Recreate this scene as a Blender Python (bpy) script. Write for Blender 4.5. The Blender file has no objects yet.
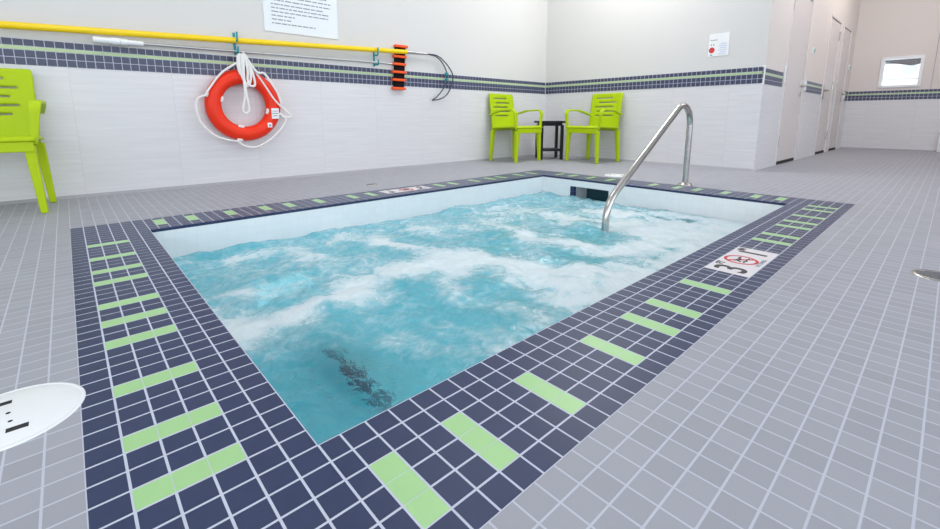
import bpy, math, random
from mathutils import Vector, Matrix, noise
random.seed(7)
T = 0.0508                      # one deck tile (2 inches) in metres; plan units below are tiles
sc = bpy.context.scene
COL = sc.collection
PI = math.pi

# ------------------------------------------------------------------ materials
def new_mat(name):
    m = bpy.data.materials.new(name); m.use_nodes = True
    nt = m.node_tree
    return m, nt, nt.nodes['Principled BSDF']

def N(nt, typ, **kw):
    n = nt.nodes.new(typ)
    for k, v in kw.items(): setattr(n, k, v)
    return n

def math_n(nt, op, a, b=None, c=None, clamp=False):
    n = N(nt, 'ShaderNodeMath', operation=op); n.use_clamp = clamp
    for i, v in enumerate((a, b, c)):
        if v is None: continue
        if isinstance(v, (int, float)): n.inputs[i].default_value = v
        else: nt.links.new(v, n.inputs[i])
    return n.outputs[0]

def mix_c(nt, fac, a, b):
    n = N(nt, 'ShaderNodeMix', data_type='RGBA')
    for idx, v in ((0, fac), (6, a), (7, b)):
        if isinstance(v, (int, float)): n.inputs[idx].default_value = v
        elif isinstance(v, tuple): n.inputs[idx].default_value = (*v[:3], 1)
        else: nt.links.new(v, n.inputs[idx])
    return n.outputs[2]

def srgb(r, g, b):
    f = lambda c: (c/255/12.92) if c/255 <= .04045 else ((c/255+.055)/1.055)**2.4
    return (f(r), f(g), f(b))

def plain(name, rgb, rough=.5, metal=0., var=.06, scale=30., bump=0., spec=.5, coat=0.):
    m, nt, p = new_mat(name)
    tc = N(nt, 'ShaderNodeTexCoord')
    nz = N(nt, 'ShaderNodeTexNoise'); nz.inputs['Scale'].default_value = scale; nz.inputs['Detail'].default_value = 3
    nt.links.new(tc.outputs['Object'], nz.inputs['Vector'])
    c = mix_c(nt, nz.outputs['Fac'], tuple(v*(1-var) for v in rgb), tuple(min(1, v*(1+var)) for v in rgb))
    nt.links.new(c, p.inputs['Base Color'])
    p.inputs['Roughness'].default_value = rough; p.inputs['Metallic'].default_value = metal
    p.inputs['Specular IOR Level'].default_value = spec; p.inputs['Coat Weight'].default_value = coat
    if bump:
        b = N(nt, 'ShaderNodeBump'); b.inputs['Strength'].default_value = bump; b.inputs['Distance'].default_value = .002
        nt.links.new(nz.outputs['Fac'], b.inputs['Height']); nt.links.new(b.outputs[0], p.inputs['Normal'])
    return m

def uv_tiles(name, tile, grout, sx, sy, line, rough=.4, var=.08, streak=0., bump=.4, spec=.5):
    """tiles laid in UV (tile units): sx by sy per tile, grout joints `line` wide"""
    m, nt, p = new_mat(name)
    uv = N(nt, 'ShaderNodeUVMap'); sp = N(nt, 'ShaderNodeSeparateXYZ')
    nt.links.new(uv.outputs[0], sp.inputs[0])
    dx = math_n(nt, 'PINGPONG', sp.outputs[0], sx/2); dy = math_n(nt, 'PINGPONG', sp.outputs[1], sy/2)
    d = math_n(nt, 'MINIMUM', dx, dy)
    g = math_n(nt, 'LESS_THAN', d, line/2)
    cell = N(nt, 'ShaderNodeCombineXYZ')
    nt.links.new(math_n(nt, 'FLOOR', math_n(nt, 'DIVIDE', sp.outputs[0], sx)), cell.inputs[0])
    nt.links.new(math_n(nt, 'FLOOR', math_n(nt, 'DIVIDE', sp.outputs[1], sy)), cell.inputs[1])
    wn = N(nt, 'ShaderNodeTexWhiteNoise', noise_dimensions='2D'); nt.links.new(cell.outputs[0], wn.inputs['Vector'])
    base = mix_c(nt, wn.outputs['Value'], tuple(v*(1-var) for v in tile), tuple(min(1, v*(1+var)) for v in tile))
    if streak:
        mp = N(nt, 'ShaderNodeMapping'); mp.inputs['Scale'].default_value = (.10, 2.2, 1)
        nt.links.new(uv.outputs[0], mp.inputs[0])
        nz = N(nt, 'ShaderNodeTexNoise'); nz.inputs['Scale'].default_value = 1.0; nz.inputs['Detail'].default_value = 6; nz.inputs['Roughness'].default_value = .6
        ad = N(nt, 'ShaderNodeVectorMath', operation='ADD'); sc_ = N(nt, 'ShaderNodeVectorMath', operation='SCALE'); sc_.inputs[3].default_value = 7.3
        nt.links.new(cell.outputs[0], sc_.inputs[0]); nt.links.new(mp.outputs[0], ad.inputs[0]); nt.links.new(sc_.outputs[0], ad.inputs[1])
        nt.links.new(ad.outputs[0], nz.inputs['Vector'])
        f = math_n(nt, 'MULTIPLY_ADD', nz.outputs['Fac'], 2.4, -.7, clamp=True)
        base = mix_c(nt, f, tuple(v*(1-streak) for v in tile), base)
    col = mix_c(nt, g, base, grout)
    nt.links.new(col, p.inputs['Base Color'])
    p.inputs['Roughness'].default_value = rough; p.inputs['Specular IOR Level'].default_value = spec
    if bump:
        b = N(nt, 'ShaderNodeBump'); b.inputs['Strength'].default_value = bump; b.inputs['Distance'].default_value = .001
        nt.links.new(math_n(nt, 'SUBTRACT', 1, g), b.inputs['Height']); nt.links.new(b.outputs[0], p.inputs['Normal'])
    return m

M = {}
M['deck'] = uv_tiles('grey_deck_tile', srgb(159, 160, 169), srgb(190, 193, 205), 1, 1, .07, .55, .05)
M['wall_tile'] = uv_tiles('pale_wall_tile', srgb(224, 223, 226), srgb(210, 209, 212), 12, 24, .09, .35, .02, streak=.11, bump=.1)
M['paint'] = plain('warm_white_paint', srgb(213, 212, 211), .7, var=.01, scale=3)
M['paint_warm'] = plain('corridor_paint', srgb(220, 213, 209), .7, var=.01, scale=3)
M['ceiling'] = plain('ceiling_white', (.8, .8, .79), .8, var=.01, scale=3)
M['grout'] = plain('pale_grout', srgb(196, 200, 216), .8, var=.04)
M['navy'] = plain('navy_glazed_tile', srgb(45, 56, 90), .36, var=.14, scale=22, bump=.05, spec=.3)
M['navy_wall'] = plain('slate_band_tile', srgb(66, 70, 96), .35, var=.12, scale=24)
M['green'] = plain('light_green_tile', srgb(162, 207, 142), .35, var=.03, scale=22)
M['green_band'] = plain('pale_green_liner', srgb(184, 206, 158), .35, var=.03, scale=22)
M['basin'] = uv_tiles('white_pool_tile', srgb(232, 236, 238), srgb(226, 231, 234), 1, 1, .05, .25, .015, bump=.1)
M['floor_pool'] = plain('pool_floor_plaster', srgb(190, 228, 230), .6, var=.03, scale=4)
M['step_plaster'] = plain('turquoise_step_plaster', srgb(120, 218, 228), .6, var=.03, scale=4)
M['throat'] = plain('skimmer_plastic', srgb(240, 245, 248), .4, var=.02)
M['throat_back'] = plain('skimmer_dark_back', srgb(40, 84, 96), .4, var=.1)  # dark teal back wall: the dim throat interior put into its colour
M['dark'] = plain('dark_gap', (.012, .013, .016), .7)
M['steel'] = plain('brushed_steel', (.54, .52, .50), .22, metal=1., var=.06, scale=60)
M['lime'] = plain('lime_green_resin', srgb(178, 204, 2), .48, var=.03, scale=14, spec=.3)
M['black'] = plain('black_plastic', srgb(20, 20, 26), .5, var=.1, scale=14, spec=.3)
M['orange'] = plain('orange_red_vinyl', srgb(240, 50, 14), .42, var=.03, scale=10, spec=.35)
M['rope'] = plain('white_rope', srgb(236, 234, 232), .85, var=.05, scale=200, bump=.3)
M['white'] = plain('white_plastic', srgb(236, 238, 240), .4, var=.01)
M['paper'] = plain('white_paper', srgb(230, 235, 240), .6, var=.01)
M['ink'] = plain('grey_print', srgb(150, 154, 164), .7, var=.05)
M['black_ink'] = plain('black_print', srgb(48, 44, 46), .5, var=.05)
M['red_ink'] = plain('red_print', srgb(205, 52, 56), .5, var=.05)
M['pale_ink'] = plain('pale_blue_print', srgb(205, 212, 232), .6, var=.03)
M['sign_tile'] = plain('white_marker_tile', srgb(228, 222, 226), .35, var=.01)
M['yellow'] = plain('yellow_fibreglass', srgb(250, 212, 4), .35, var=.02)
M['alu'] = plain('aluminium', (.5, .51, .53), .4, metal=1., var=.04)
M['teal'] = plain('teal_hook', srgb(20, 146, 158), .4, var=.05)
M['wire'] = plain('dark_slate_coated_wire', srgb(48, 66, 84), .4, var=.08)
M['webbing'] = plain('black_webbing', srgb(18, 14, 16), .9, var=.15, scale=80, spec=.2)
M['orange_bar'] = plain('orange_foam_bar', srgb(246, 88, 24), .6, var=.04)
M['drain'] = plain('drain_metal', srgb(112, 114, 122), .4, metal=.4, var=.12)
M['door'] = plain('door_paint', srgb(212, 206, 205), .45, var=.01, scale=3)
M['frame'] = plain('door_frame_paint', srgb(220, 214, 212), .45, var=.01, scale=3)
M['cove'] = plain('grey_base', srgb(164, 163, 170), .6, var=.05)
M['render_out'] = plain('outside_render', srgb(205, 208, 210), .8, var=.03, scale=2)
M['soffit'] = plain('dark_soffit', srgb(110, 106, 108), .7, var=.08)
M['greydisc'] = plain('pale_grey_reflection', srgb(172, 178, 180), .6, var=.04)  # colour of the round reflection in the far window
M['button'] = plain('green_grey_button', srgb(158, 190, 184), .4, var=.03)

def glass_mat():
    m, nt, p = new_mat('window_glass')
    p.inputs['Base Color'].default_value = (.95, .98, .98, 1); p.inputs['Roughness'].default_value = .02
    p.inputs['Transmission Weight'].default_value = 1; p.inputs['IOR'].default_value = 1.05
    return m
M['glass'] = glass_mat()

def water_mat():
    m, nt, p = new_mat('foamy_water')
    at = N(nt, 'ShaderNodeAttribute', attribute_name='foam')
    cl = N(nt, 'ShaderNodeAttribute', attribute_name='clarity')
    tc = N(nt, 'ShaderNodeTexCoord')
    n1 = N(nt, 'ShaderNodeTexNoise'); n1.inputs['Scale'].default_value = 16; n1.inputs['Detail'].default_value = 7; n1.inputs['Roughness'].default_value = .62; n1.inputs['Distortion'].default_value = 1.2
    nt.links.new(tc.outputs['Object'], n1.inputs['Vector'])
    n4 = N(nt, 'ShaderNodeTexNoise'); n4.inputs['Scale'].default_value = 7; n4.inputs['Detail'].default_value = 8; n4.inputs['Roughness'].default_value = .68; n4.inputs['Distortion'].default_value = 2.0
    nt.links.new(tc.outputs['Object'], n4.inputs['Vector'])
    s = math_n(nt, 'ADD', math_n(nt, 'MULTIPLY_ADD', n1.outputs['Fac'], .75, -.375), math_n(nt, 'MULTIPLY_ADD', n4.outputs['Fac'], .9, -.45))
    f = math_n(nt, 'ADD', at.outputs['Fac'], s)
    foam = N(nt, 'ShaderNodeMapRange', interpolation_type='SMOOTHSTEP')
    foam.inputs[1].default_value = .02; foam.inputs[2].default_value = .98
    nt.links.new(f, foam.inputs[0])
    fo = foam.outputs[0]
    n2 = N(nt, 'ShaderNodeTexNoise'); n2.inputs['Scale'].default_value = 5; n2.inputs['Detail'].default_value = 3
    nt.links.new(tc.outputs['Object'], n2.inputs['Vector'])
    turq = mix_c(nt, n2.outputs['Fac'], WATER_A, WATER_B)
    col = mix_c(nt, fo, turq, FOAM)
    nt.links.new(col, p.inputs['Base Color'])
    tr = math_n(nt, 'MULTIPLY', math_n(nt, 'SUBTRACT', 1, fo), cl.outputs['Fac'], clamp=True)
    nt.links.new(tr, p.inputs['Transmission Weight'])
    nt.links.new(math_n(nt, 'MULTIPLY_ADD', fo, .45, .015), p.inputs['Roughness'])
    p.inputs['IOR'].default_value = 1.33
    n3 = N(nt, 'ShaderNodeTexNoise'); n3.inputs['Scale'].default_value = 22; n3.inputs['Detail'].default_value = 4; n3.inputs['Distortion'].default_value = .8
    nt.links.new(tc.outputs['Object'], n3.inputs['Vector'])
    b = N(nt, 'ShaderNodeBump'); b.inputs['Strength'].default_value = .5; b.inputs['Distance'].default_value = .014
    nt.links.new(n3.outputs['Fac'], b.inputs['Height']); nt.links.new(b.outputs[0], p.inputs['Normal'])
    return m
WATER_A = srgb(76, 168, 188); WATER_B = srgb(106, 190, 206); FOAM = srgb(213, 226, 232)
M['water'] = water_mat()

# ------------------------------------------------------------------ mesh builder (coordinates in tile units)
class MB:
    def __init__(s): s.v = []; s.f = []; s.mi = []; s.uv = []; s.sm = []
    def add(s, verts, faces, mi=0, uvs=None, smooth=False):
        o = len(s.v); s.v += [tuple(v) for v in verts]
        for k, f in enumerate(faces):
            s.f.append([o+i for i in f]); s.mi.append(mi); s.sm.append(smooth)
            s.uv.append(uvs[k] if uvs else None)
        return s
    def quad(s, pts, mi=0, uv=None): return s.add(pts, [list(range(len(pts)))], mi, [uv] if uv else None)
    def box(s, x0, x1, y0, y1, z0, z1, mi=0, xf=None):
        v = [(x, y, z) for z in (z0, z1) for y in (y0, y1) for x in (x0, x1)]
        if xf: v = [tuple(xf @ Vector(p)) for p in v]
        return s.add(v, [(0, 2, 3, 1), (4, 5, 7, 6), (0, 1, 5, 4), (2, 6, 7, 3), (0, 4, 6, 2), (1, 3, 7, 5)], mi)
    def hexa(s, low, high, mi=0):
        """low, high: 4 points each, same winding (counter-clockwise from above)"""
        return s.add(list(low)+list(high), [(3, 2, 1, 0), (4, 5, 6, 7), (0, 1, 5, 4), (1, 2, 6, 5), (2, 3, 7, 6), (3, 0, 4, 7)], mi)
    def tile(s, c, u, v, n, hu, hv, th, ch, mi):
        """bevelled tile: centre c on the backing, in-plane axes u, v, normal n"""
        c, u, v, n = Vector(c), Vector(u), Vector(v), Vector(n)
        lo = [c+u*a*hu+v*b*hv for a, b in ((-1, -1), (1, -1), (1, 1), (-1, 1))]
        hi = [c+u*a*(hu-ch)+v*b*(hv-ch)+n*th for a, b in ((-1, -1), (1, -1), (1, 1), (-1, 1))]
        return s.add(lo+hi, [(4, 5, 6, 7), (0, 1, 5, 4), (1, 2, 6, 5), (2, 3, 7, 6), (3, 0, 4, 7)], mi)
    def cyl(s, c, r, z0, z1, seg=32, mi=0, r1=None, smooth=True):
        r1 = r if r1 is None else r1
        a = [2*PI*k/seg for k in range(seg)]
        v = [(c[0]+r*math.cos(t), c[1]+r*math.sin(t), z0) for t in a]+[(c[0]+r1*math.cos(t), c[1]+r1*math.sin(t), z1) for t in a]
        s.add(v, [(k, (k+1) % seg, seg+(k+1) % seg, seg+k) for k in range(seg)], mi, smooth=smooth)
        s.add(v[:seg], [list(range(seg))[::-1]], mi); s.add(v[seg:], [list(range(seg))], mi)
        return s
    def lathe(s, c, prof, seg=40, mi=0):
        v = []; m = len(prof)
        for k in range(seg):
            t = 2*PI*k/seg
            v += [(c[0]+r*math.cos(t), c[1]+r*math.sin(t), c[2]+z) for r, z in prof]
        return s.add(v, [(k*m+i, ((k+1) % seg)*m+i, ((k+1) % seg)*m+i+1, k*m+i+1) for k in range(seg) for i in range(m-1)], mi, smooth=True)
    def tube(s, path, r, seg=12, mi=0, closed=False, rads=None):
        P = [Vector(p) for p in path]; n = len(P)
        tan = []
        for i in range(n):
            a = P[(i-1) % n] if (closed or i) else P[0]; b = P[(i+1) % n] if (closed or i < n-1) else P[-1]
            tan.append((b-a).normalized())
        ref = Vector((0, 0, 1)) if abs(tan[0].z) < .9 else Vector((1, 0, 0))
        nrm = (ref-tan[0]*ref.dot(tan[0])).normalized()
        v = []
        for i in range(n):
            nrm = (nrm-tan[i]*nrm.dot(tan[i])).normalized(); bi = tan[i].cross(nrm)
            rr = rads[i] if rads else r
            v += [tuple(P[i]+nrm*rr*math.cos(2*PI*k/seg)+bi*rr*math.sin(2*PI*k/seg)) for k in range(seg)]
        L = n if closed else n-1
        s.add(v, [(i*seg+k, i*seg+(k+1) % seg, ((i+1) % n)*seg+(k+1) % seg, ((i+1) % n)*seg+k) for i in range(L) for k in range(seg)], mi, smooth=True)
        if not closed:
            s.add(v[:seg], [list(range(seg))[::-1]], mi); s.add(v[-seg:], [list(range(seg))], mi)
        return s
    def torus(s, c, R, r, axis='y', seg=56, ring=18, mi=0, t0=0, t1=2*PI, sq=1.0):
        v = []; full = abs(t1-t0-2*PI) < 1e-6; m = seg if full else seg+1
        for k in range(m):
            t = t0+(t1-t0)*k/seg
            for j in range(ring):
                p = 2*PI*j/ring
                rad = R+r*math.cos(p); h = r*sq*math.sin(p)
                if axis == 'y': v.append((c[0]+rad*math.cos(t), c[1]+h, c[2]+rad*math.sin(t)))
                elif axis == 'z': v.append((c[0]+rad*math.cos(t), c[1]+rad*math.sin(t), c[2]+h))
                else: v.append((c[0]+h, c[1]+rad*math.cos(t), c[2]+rad*math.sin(t)))
        L = seg if full else seg
        return s.add(v, [(k*ring+j, k*ring+(j+1) % ring, ((k+1) % m)*ring+(j+1) % ring, ((k+1) % m)*ring+j) for k in range(L) for j in range(ring)], mi, smooth=True)
    def build(s, name, mats, parent=None, origin=(0, 0, 0), bevel=0, sub=0, solid=0):
        me = bpy.data.meshes.new(name)
        me.from_pydata([tuple((a-b)*T for a, b in zip(v, origin)) for v in s.v], [], s.f)
        mats = mats if isinstance(mats, (list, tuple)) else [mats]
        for m in mats: me.materials.append(M[m])
        me.polygons.foreach_set('material_index', s.mi); me.polygons.foreach_set('use_smooth', s.sm)
        if any(u is not None for u in s.uv):
            ul = me.uv_layers.new(name='UVMap'); li = 0
            for p, u in zip(me.polygons, s.uv):
                for k, l in enumerate(p.loop_indices):
                    if u: ul.data[l].uv = u[k]
        me.update()
        o = bpy.data.objects.new(name, me); COL.objects.link(o)
        if parent: o.parent = parent
        else: o.location = [c*T for c in origin]
        if solid:
            md = o.modifiers.new('Solid', 'SOLIDIFY'); md.thickness = solid*T; md.offset = 0
        if bevel:
            md = o.modifiers.new('Bevel', 'BEVEL'); md.width = bevel*T; md.segments = 3; md.limit_method = 'ANGLE'; md.angle_limit = math.radians(40)
            md.harden_normals = False
        if sub:
            md = o.modifiers.new('Sub', 'SUBSURF'); md.levels = sub; md.render_levels = sub
        return o

def tag(o, label=None, cat=None, group=None, kind=None):
    if label: o['label'] = label
    if cat: o['category'] = cat
    if group: o['group'] = group
    if kind: o['kind'] = kind
    return o
def empty(name, loc, rz=0):
    o = bpy.data.objects.new(name, None); COL.objects.link(o)
    o.location = [c*T for c in loc]; o.rotation_euler = (0, 0, rz); o.empty_display_size = .05
    return o
def copy_tree(o, parent=None):
    c = o.copy(); COL.objects.link(c)
    if parent: c.parent = parent
    for ch in list(o.children): copy_tree(ch, c)
    return c
def struct(o): o['kind'] = 'structure'; return o

def spline(pts, n=8, closed=False):
    P = [Vector(p) for p in pts]; out = []; L = len(P)
    rng = range(L if closed else L-1)
    for i in rng:
        g = (lambda k: P[k % L]) if closed else (lambda k: P[max(0, min(L-1, k))])
        p0, p1, p2, p3 = g(i-1), g(i), g(i+1), g(i+2)
        for k in range(n):
            t = k/n
            out.append(.5*((2*p1)+(p2-p0)*t+(2*p0-5*p1+4*p2-p3)*t*t+(3*p1-p0-3*p2+p3)*t**3))
    if not closed: out.append(P[-1])
    return out

def fillet(pts, rads, n=10):
    """polyline with rounded corners"""
    P = [Vector(p) for p in pts]; out = [P[0]]
    for i in range(1, len(P)-1):
        a = (P[i-1]-P[i]).normalized(); b = (P[i+1]-P[i]).normalized()
        ang = a.angle(b); d = rads[i-1]/math.tan(ang/2)
        s, e = P[i]+a*d, P[i]+b*d
        c = P[i]+(a+b).normalized()*(rads[i-1]/math.sin(ang/2))
        v0, v1 = s-c, e-c
        ax = v0.cross(v1).normalized(); tot = v0.angle(v1)
        for k in range(n+1):
            out.append(c+Matrix.Rotation(tot*k/n, 3, ax) @ v0)
    out.append(P[-1]); return out

def text_mesh(name, body, size, mat, parent, loc, rot, bold=0., xs=1.):
    cu = bpy.data.curves.new(name, 'FONT'); cu.body = body; cu.size = size*T; cu.align_x = 'CENTER'; cu.align_y = 'CENTER'
    cu.extrude = .0006; cu.offset = bold*T
    tmp = bpy.data.objects.new('text_tmp', cu); COL.objects.link(tmp)
    dg = bpy.context.evaluated_depsgraph_get(); dg.update()
    me = bpy.data.meshes.new_from_object(tmp.evaluated_get(dg)); me.name = name
    bpy.data.objects.remove(tmp)
    me.materials.clear(); me.materials.append(M[mat])
    o = bpy.data.objects.new(name, me); COL.objects.link(o); o.parent = parent
    o.location = [c*T for c in loc]; o.rotation_euler = rot; o.scale = (xs, 1, 1)
    return o

# ------------------------------------------------------------------ plan (tile units)
YL = 69.2      # left wall
XR = 101.4     # right wall
YC = 13.9      # corridor wall
XF = 205.0     # far wall of the corridor
X0, Y0 = -72.0, -86.0
ZC = 62.0
PW, PL, BW = 63.8, 40.0, 6.0
ZB0, ZB1 = 18.05, 21.35        # tiled band

# ------------------------------------------------------------------ floor
fl = MB()
def deck_rect(x0, x1, y0, y1, du=0.):
    fl.quad([(x0, y0, 0), (x1, y0, 0), (x1, y1, 0), (x0, y1, 0)], 0, [(x0+du+400, y0+400), (x1+du+400, y0+400), (x1+du+400, y1+400), (x0+du+400, y1+400)])
    fl.quad([(x0, y1, -3), (x1, y1, -3), (x1, y0, -3), (x0, y0, -3)], 1)
deck_rect(X0, XF, Y0, -BW, .7)
deck_rect(X0, -BW, -BW, YL)
deck_rect(-BW, PW+BW, PL+BW, YL)
deck_rect(PW+BW, XF, -BW, YL, .2)
struct(fl.build('floor', ['deck', 'grout']))

# ------------------------------------------------------------------ walls
def wall_x(name, y, x0, x1, holes=(), paint='paint', face=-1, thick=3, z1=ZC, zb=(ZB0, ZB1)):
    """wall along x whose visible side faces -y (face -1) or +y; tile below the band, paint above; holes (xa, xb, za, zb)"""
    m = MB()
    xs = sorted({x0, x1, *[h[0] for h in holes], *[h[1] for h in holes]})
    for a, b in zip(xs, xs[1:]):
        cuts = [h for h in holes if h[0] <= a and b <= h[1]]
        zs = sorted({0, zb[0], z1, *[h[2] for h in cuts], *[h[3] for h in cuts]})
        for c, d in zip(zs, zs[1:]):
            if any(h[2] <= c and d <= h[3] for h in cuts): continue
            uv = [(a+400, c+1200), (b+400, c+1200), (b+400, d+1200), (a+400, d+1200)]
            mi = 0 if d <= zb[0] else 1
            q = [(a, y, c), (b, y, c), (b, y, d), (a, y, d)]
            m.quad(q if face < 0 else q[::-1], mi, uv if face < 0 else uv[::-1])
            yb = y-face*thick
            q = [(a, yb, c), (b, yb, c), (b, yb, d), (a, yb, d)]
            m.quad(q[::-1] if face < 0 else q, 1)
    for h in holes:   # reveals
        xa, xb, za, zc = h; yb = y-face*thick
        m.quad([(xa, y, za), (xa, yb, za), (xa, yb, zc), (xa, y, zc)], 1); m.quad([(xb, y, za), (xb, y, zc), (xb, yb, zc), (xb, yb, za)], 1)
        m.quad([(xa, y, zc), (xa, yb, zc), (xb, yb, zc), (xb, y, zc)], 1)
        if za > 0: m.quad([(xa, y, za), (xb, y, za), (xb, yb, za), (xa, yb, za)], 1)
    return struct(m.build(name, ['wall_tile', paint]))
def wall_y(name, x, y0, y1, holes=(), paint='paint', face=-1, thick=3, z1=ZC, zb=(ZB0, ZB1)):
    m = MB()
    ys = sorted({y0, y1, *[h[0] for h in holes], *[h[1] for h in holes]})
    for a, b in zip(ys, ys[1:]):
        cuts = [h for h in holes if h[0] <= a and b <= h[1]]
        zs = sorted({0, zb[0], z1, *[h[2] for h in cuts], *[h[3] for h in cuts]})
        for c, d in zip(zs, zs[1:]):
            if any(h[2] <= c and d <= h[3] for h in cuts): continue
            uv = [(a+400, c+1200), (a+400, d+1200), (b+400, d+1200), (b+400, c+1200)]
            mi = 0 if d <= zb[0] else 1
            q = [(x, a, c), (x, a, d), (x, b, d), (x, b, c)]
            m.quad(q if face < 0 else q[::-1], mi, uv if face < 0 else uv[::-1])
            xb = x-face*thick
            q = [(xb, a, c), (xb, a, d), (xb, b, d), (xb, b, c)]
            m.quad(q[::-1] if face < 0 else q, 1)
    for h in holes:
        ya, yb_, za, zc = h; xb = x-face*thick
        for yy in (ya, yb_): m.quad([(x, yy, za), (xb, yy, za), (xb, yy, zc), (x, yy, zc)], 1)
        for zz in (za, zc): m.quad([(x, ya, zz), (xb, ya, zz), (xb, yb_, zz), (x, yb_, zz)], 1)
    return struct(m.build(name, ['wall_tile', paint]))

DOORS = [(117.5, 136.6), (160.3, 176.2), (181.3, 196.4)]
wall_x('wall_left', YL, X0, XR)
wall_y('wall_right', XR, YC, YL)
wall_x('wall_back', YC, XR, XF, [(a, b, 0, 40.2) for a, b in DOORS], paint='paint_warm')
FB = (17.0, 20.2)
wall_y('wall_far', XF, Y0, YC, [(-4.1, 6.1, 21.2, 31.2)], paint='paint_warm', zb=(FB[0], FB[1]))
# glazed walls behind the photographer
wall_x('wall_front', Y0, X0, XF, [(X0+4+k*32, X0+33+k*32, 6, 56) for k in range(6)], face=1)
wall_y('wall_side', X0, Y0, YL, [(Y0+5+k*40, Y0+38+k*40, 6, 56) for k in range(3)], face=1)
c = MB(); c.box(X0-3, XF+3, Y0-3, YL+3, ZC, ZC+3); struct(c.build('ceiling', 'ceiling'))

# cove base strips
b = MB(); b.add([(X0, YL, .42), (XR, YL, .42), (XR, YL-.3, 0), (X0, YL-.3, 0)], [(3, 2, 1, 0)]); struct(b.build('baseboard_left', 'cove'))
b = MB(); b.add([(XR, YL, .42), (XR, YC, .42), (XR-.3, YC, 0), (XR-.3, YL, 0)], [(3, 2, 1, 0)]); struct(b.build('baseboard_right', 'cove'))
b = MB(); b.add([(XF, YC, .42), (XF, Y0, .42), (XF-.3, Y0, 0), (XF-.3, YC, 0)], [(3, 2, 1, 0)]); struct(b.build('baseboard_far', 'cove'))

# slate tile bands with a thin green course
ROWS = [(.0, .96, 1), (.98, 1.94, 1), (1.97, 2.42, 2), (2.45, 3.35, 1)]
def band(name, p0, u, n, length, z0=ZB0, hgt=3.3, first=0.):
    m = MB(); k = hgt/3.35
    P, U, Nn = Vector(p0), Vector(u), Vector(n)
    a = P+Vector((0, 0, z0)); e = a+U*length; up = Vector((0, 0, hgt)); off = Nn*.05
    m.quad([tuple(a+off), tuple(e+off), tuple(e+off+up), tuple(a+off+up)], 0)
    m.quad([tuple(a+up), tuple(a+off+up), tuple(e+off+up), tuple(e+up)], 0); m.quad([tuple(a), tuple(e), tuple(e+off), tuple(a+off)], 0)
    for r0, r1, mi in ROWS:
        zc = (r0+r1)/2*k; hv = (r1-r0)/2*k-.035
        if mi == 2:
            step = 12.
            hv += .03
        else: step = 1.
        x = first
        while x < length-.05:
            w = min(step, length-x)
            m.tile(a+off+U*(x+w/2)+Vector((0, 0, zc)), U, (0, 0, 1), Nn, w/2-(.045 if mi == 1 else 0), hv, .05, .025, mi)
            x += w
    return struct(m.build(name, ['grout', 'navy_wall', 'green_band']))
band('trim_1', (X0, YL, 0), (1, 0, 0), (0, -1, 0), XR-X0-.2)
band('trim_2', (XR, YL-.2, 0), (0, -1, 0), (-1, 0, 0), YL-YC-.2)
band('trim_3', (XR+.5, YC, 0), (1, 0, 0), (0, -1, 0), 13.6, z0=17.9, hgt=3.2)
band('trim_4', (138.2, YC, 0), (1, 0, 0), (0, -1, 0), 20.6, z0=17.7, hgt=2.9)
band('trim_5', (197.5, YC, 0), (1, 0, 0), (0, -1, 0), XF-197.7, z0=FB[0], hgt=3.2)
band('trim_6', (XF, YC-.2, 0), (0, -1, 0), (-1, 0, 0), YC-Y0-.4, z0=FB[0], hgt=3.2)
# rounded white end pieces where the bands stop at the doors
for i, (x, z, h) in enumerate(((115.9, 19.0, 3.6), (136.95, 17.9, 2.6), (196.6, 17.2, 2.6))):
    t = MB(); t.box(x, x+1.1, YC-.35, YC, z, z+h); struct(t.build('trim_%d' % (7+i), 'white', bevel=.15))
# corner strip between right wall and corridor
t = MB(); t.box(XR-.1, XR+.42, YC-.1, YC+.4, ZB0-.2, ZB1+.3); struct(t.build('trim_10', 'white', bevel=.05))
# panel joint and white end post on the far wall
t = MB(); t.box(XF-.1, XF, -6.7, -6.55, FB[1]+.1, ZC); struct(t.build('trim_11', 'cove'))
t = MB(); t.box(XF-1.6, XF, -14.5, -10.4, 0, 6.2); struct(t.build('trim_12', 'white', bevel=.2))

# ------------------------------------------------------------------ doors
def door(n, x0, x1, hinge_left, lever_x, lever_z=19.0):
    r = MB(); r.box(x0+.6, x1-.6, YC+.2, YC+1.2, .75, 39.5); leaf = struct(r.build('door_%d' % n, 'door', bevel=.06))
    f = MB()
    f.box(x0, x0+.55, YC-.12, YC+2.2, 0, 40.2); f.box(x1-.55, x1, YC-.12, YC+2.2, 0, 40.2); f.box(x0+.55, x1-.55, YC-.12, YC+2.2, 39.6, 40.2)
    f.build('door_frame', 'frame', leaf, bevel=.08)
    s = MB(); s.box(x0+.6, x1-.6, YC+.1, YC+1.6, .02, .72); s.build('door_sweep', 'dark', leaf)
    k = MB(); hx = x0+.58 if hinge_left else x1-.58
    for z in (4.2, 19.5, 34.6):
        h = MB(); h.cyl((hx, YC+.1), .26, z, z+2.6, 12); h.build('hinge', 'steel', leaf)
    h = MB(); d = -1 if not hinge_left else 1
    h.tube([(lever_x, YC+.2, lever_z), (lever_x, YC-.9, lever_z)], .32, 12); h.tube([(lever_x, YC-.85, lever_z), (lever_x-d*2.4, YC-.9, lever_z)], .24, 12)
    h.box(lever_x-.8, lever_x+.8, YC+.08, YC+.22, lever_z-2.6, lever_z+1.6)
    h.build('door_handle', 'steel', leaf, bevel=.05)
    return leaf
door(1, *DOORS[0], True, 134.4)
door(2, *DOORS[1], False, 162.6)
door(3, *DOORS[2], True, 194.2)

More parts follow.
